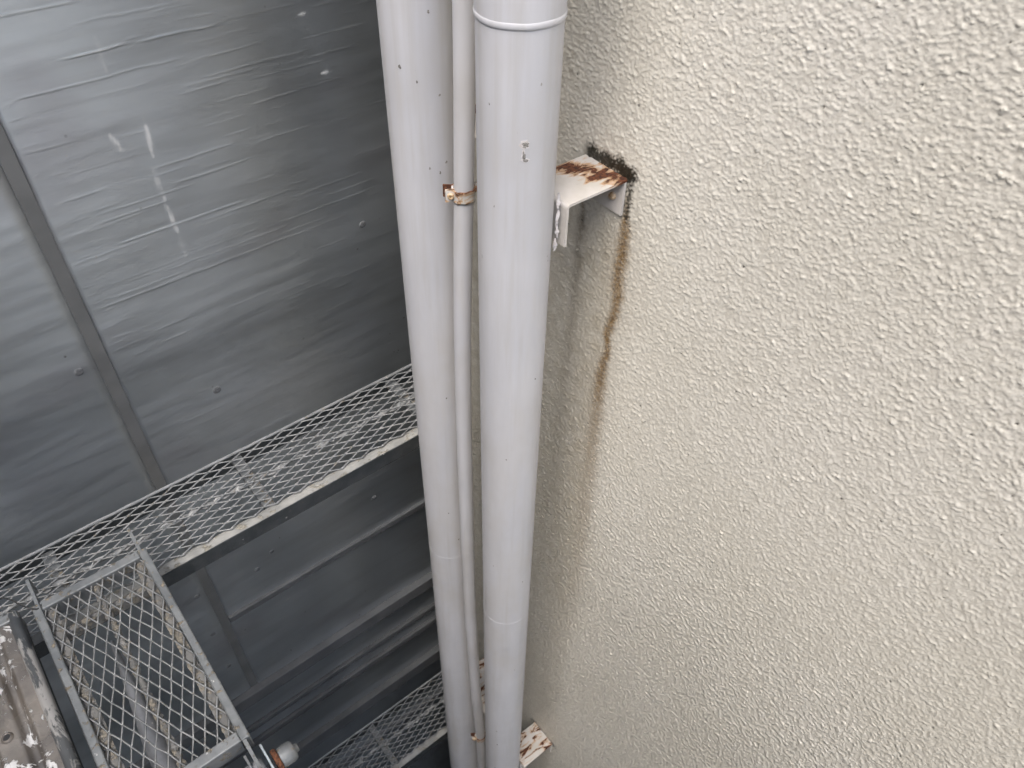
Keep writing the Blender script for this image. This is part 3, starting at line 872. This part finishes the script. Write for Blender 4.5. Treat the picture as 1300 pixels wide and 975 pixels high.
# ------------------------------------------------------------------ far walkways: narrow mesh planks along the concrete wall
def walkway(x0, x1, y0, y1, z, label, seed):
    L, W = x1 - x0, y1 - y0
    root = empty('scaffold_walkway', ((x0 + x1) / 2, (y0 + y1) / 2, z), label, 'walkway', 'mesh walkways along the grey wall')
    m = expanded('expanded_mesh', L - 0.02, W - 0.028, 0.060, 0.0228, 'mesh', root, 0.0033, 0.0024, seed)
    m.location = (0, 0.004, 0.0035)
    hw = W / 2; hl = L / 2
    # near rail: top lip the mesh is welded on, web and bottom flange
    lumps('rail_lip', (-hl, -hw + 0.0125, -0.003), (hl, -hw + 0.0125, -0.003), 0.025, 0.0012, 'lip', root, 60, seed + 1, 0, 0.03)
    box('side_rail', -hl, hl, -hw - 0.001, -hw + 0.003, -0.052, -0.006, 'dark_steel', root)
    box('rail_flange', -hl, hl, -hw + 0.0035, -hw + 0.018, -0.052, -0.049, 'dark_steel', root)
    # far rail: thin raised lip
    lumps('rail_lip', (-hl, hw - 0.003, 0.004), (hl, hw - 0.003, 0.004), 0.007, 0.003, 'mesh', root, 80, seed + 2, 0, 0.1)
    box('side_rail', -hl, hl, hw - 0.006, hw - 0.002, -0.052, -0.001, 'dark_steel', root)
    # middle bar with weld lumps, cross bars
    lumps('middle_bar', (-hl, 0.008, -0.004), (hl, 0.008, -0.004), 0.012, 0.0034, 'mesh', root, 190, seed + 3, 0, 0.55)
    k = -hl + 0.05
    for xk in np.linspace(-hl + 0.02, hl - 0.02, 5):
        box('cross_bar', xk - 0.014, xk + 0.014, -hw + 0.026, hw - 0.008, -0.022, -0.0085, 'galv', root)
    return root
walkway(-0.66, 1.26, 1.254, 1.490, -1.600, 'mesh scaffold walkway crossing the middle of the photo, nearer one', 3)
walkway(-0.50, 1.42, 1.236, 1.474, -3.510, 'lower mesh scaffold walkway far below at the bottom edge', 9)

# ------------------------------------------------------------------ near short mesh platform
def platform():
    x0, x1, y0, y1, z = -0.224, 0.014, 0.746, 1.264, -1.5
    root = empty('mesh_platform', ((x0 + x1) / 2, (y0 + y1) / 2, z), 'short framed mesh platform beside the brown deck, with hooks at its far end', 'platform')
    hw, hl = (x1 - x0) / 2, (y1 - y0) / 2
    m = expanded('expanded_mesh', 2 * hl - 0.02, 2 * hw - 0.03, 0.052, 0.0232, 'mesh', root, 0.0026, 0.0022, 21)
    m.rotation_euler = (0, 0, R_(90)); m.location = (0, 0, -0.004)
    for s in (-1, 1):
        xa, xb = sorted((s * hw, s * (hw - 0.017)))
        box('side_rail', xa, xb, -hl, hl, -0.042, 0.003, 'galv', root, 0.0025)
        lumps('mortar_ledge', (s * (hw - 0.027), -hl + 0.02, -0.012), (s * (hw - 0.027), hl - 0.02, -0.012), 0.020, 0.0018, 'crust', root, 120, 31 + s, 0, 0.06)
    for s in (-1, 1):
        ya, yb = sorted((s * (hl + 0.0), s * (hl - 0.022)))
        box('end_rail', -hw + 0.0172, hw - 0.0172, ya, yb, -0.040, 0.0045, 'galv', root, 0.0025)
    lumps('middle_bar', (0, -hl + 0.022, -0.011), (0, hl - 0.022, -0.011), 0.013, 0.0035, 'crust', root, 130, 35, 0, 0.2)
    for yk in (hl - 0.085,):
        box('cross_bar', -hw + 0.018, hw - 0.018, yk - 0.007, yk + 0.007, -0.045, -0.016, 'crust', root, 0.002)
    # hooks: bent plates over the walkway rail and over the ledger tube
    for s in (-1, 1):
        for e in (1, -1):
            bm = bmesh.new()
            xk = s * (hw - 0.012)
            sec = [(0.0, 0.0), (0.075, 0.0), (0.086, -0.012), (0.088, -0.060), (0.078, -0.060), (0.074, -0.022), (0.06, -0.012), (0.0, -0.036)]
            a = [bm.verts.new((xk - 0.0032, e * (hl - 0.001 + (py if e == 1 else py * 0.92)), pz)) for py, pz in sec]
            b_ = [bm.verts.new((xk + 0.0032, e * (hl - 0.001 + (py if e == 1 else py * 0.92)), pz)) for py, pz in sec]
            bm.faces.new(a); bm.faces.new(b_[::-1])
            for k in range(len(sec)):
                bm.faces.new((a[k], a[(k + 1) % len(sec)], b_[(k + 1) % len(sec)], b_[k]))
            bm_obj('hook', bm, 'galv', root)
    return root
platform()

# ------------------------------------------------------------------ brown steel deck
def deck():
    x0, x1, y0, y1, z = -1.275, -0.245, -2.6, 1.285, -1.497  # widened and run on behind the camera, unseen, to shade the wall below
    root = empty('steel_deck', ((x0 + x1) / 2, (y0 + y1) / 2, z), 'brown worn steel scaffold deck splashed with white paint, lower left corner', 'deck')
    hw, hl = (x1 - x0) / 2, (y1 - y0) / 2
    # ribbed sheet with round holes
    nx, ny = 300, 130
    xs = np.linspace(-hw + 0.022, hw - 0.022, nx); ys_ = np.linspace(-hl, hl - 0.03, ny)
    XX, Y2 = np.meshgrid(xs, ys_)
    zz_ = np.zeros_like(XX)
    for c in np.arange(hw - 0.058, -hw + 0.05, -0.062):
        zz_ += -0.0085 * sstep(0.0115 - np.abs(XX - c), 0.0, 0.006) 
    zz_ += 0.0015 * np.sin(Y2 * 9) * np.sin(XX * 13)
    me = mesh_np('deck_sheet', np.stack([XX, Y2, zz_ - 0.004], -1).reshape(-1, 3), grid_faces(ny, nx), True)
    link('deck_sheet', me, 'deck', root)
    for s in (-1, 1):
        pts = []
        o = tube('rolled_edge', [(s * (hw - 0.0135), -hl, -0.009), (s * (hw - 0.0135), -hl / 3, -0.0085), (s * (hw - 0.0135), hl / 3, -0.009), (s * (hw - 0.0135), hl - 0.012, -0.009)], 0.0120, 'deck_edge', root, 24)
        box('side_web', *sorted((s * (hw - 0.006), s * (hw - 0.009))), -hl, hl - 0.012, -0.055, -0.012, 'dark_steel', root)
    box('end_cap', -hw, hw - 0.004, hl - 0.030, hl - 0.008, -0.05, 0.001, 'galv', root, 0.003)
    box('end_cap', -hw, hw - 0.004, -hl - 0.022, -hl, -0.05, 0.001, 'galv', root, 0.003)
    k = 0
    for yy in np.arange(hl - 0.085, hl - 1.0, -0.092):
        for c in np.arange(hw - 0.089, hw - 0.45, -0.062):
            k += 1
            if (k * 7) % 3 == 0: continue
            o = lathe('punched_hole', [(0.0004, 0.0004), (0.0060, 0.0004), (0.0066, 0.0030), (0.0085, 0.0026), (0.0110, -0.0016)], 'deck', root, 18, (c + random.uniform(-0.003, 0.003), yy, -0.0026))
            d = lathe('hole_shade', [(0.0003, 0.0009), (0.0060, 0.0009)], 'black', o, 18)  # black disc stands in for the shade inside the hole
    return root
deck()

# ------------------------------------------------------------------ scaffold tubes
lt = empty('ledger_tube', (-0.5, 0.704, -1.565), 'scaffold ledger tube end with a clamp, under the near edge of the mesh platform', 'scaffold tube')
tube('tube_body', [(-0.7, 0, 0), (0.50, 0, 0), (0.512, 0, 0)], 0.0243, 'tube', lt, 28)
o = lathe('tube_end', [(0.0004, 0.036), (0.008, 0.036), (0.0085, 0.030), (0.016, 0.029), (0.0195, 0.025), (0.0205, 0.012), (0.0190, 0.0)], 'galv', lt, 28, (0.540, 0, 0))
o.rotation_euler = (0, R_(90), 0)
o = lathe('rust_ring', [(0.018, 0.010), (0.0225, 0.010), (0.0235, 0.005), (0.0225, 0.0), (0.018, 0.0)], 'rust', lt, 28, (0.529, 0, 0))
o.rotation_euler = (0, R_(90), 0)
box('clamp_plate', 0.5185, 0.5235, -0.045, 0.034, -0.055, 0.030, 'bright', lt, 0.001)
box('clamp_plate', 0.487, 0.492, -0.060, 0.034, -0.060, 0.028, 'galv', lt, 0.001)
o = lathe('clamp_bolt', [(0.0004, 0.014), (0.008, 0.014), (0.010, 0.010), (0.010, 0)], 'tube', lt, 6, (0.4925, -0.046, -0.02))
o.rotation_euler = (0, R_(90), 0)
br = empty('brace_tube', (-0.135, 0.865, -1.62), 'pale diagonal brace tube seen through the mesh platform', 'scaffold tube')
tube('tube_body', [(0.003, -0.26, 0.085), (0.001, -0.10, 0.06), (0.0, 0.02, 0.048), (0.004, 0.14, 0.045), (0.008, 0.28, 0.04)], [0.0213, 0.0213, 0.019, 0.012, 0.004], 'tube', br, 24)
wr = tube('tie_wire', [(-0.30 + 0.11 * t, 1.285 + 0.035 * math.sin(t * 6.0), -1.515 + 0.028 * math.sin(t * 3.1)) for t in np.linspace(0, 1, 18)], 0.0016, 'black', None, 8)
tag(wr, 'thin black tie wire looped at the far end of the brown deck', 'wire')
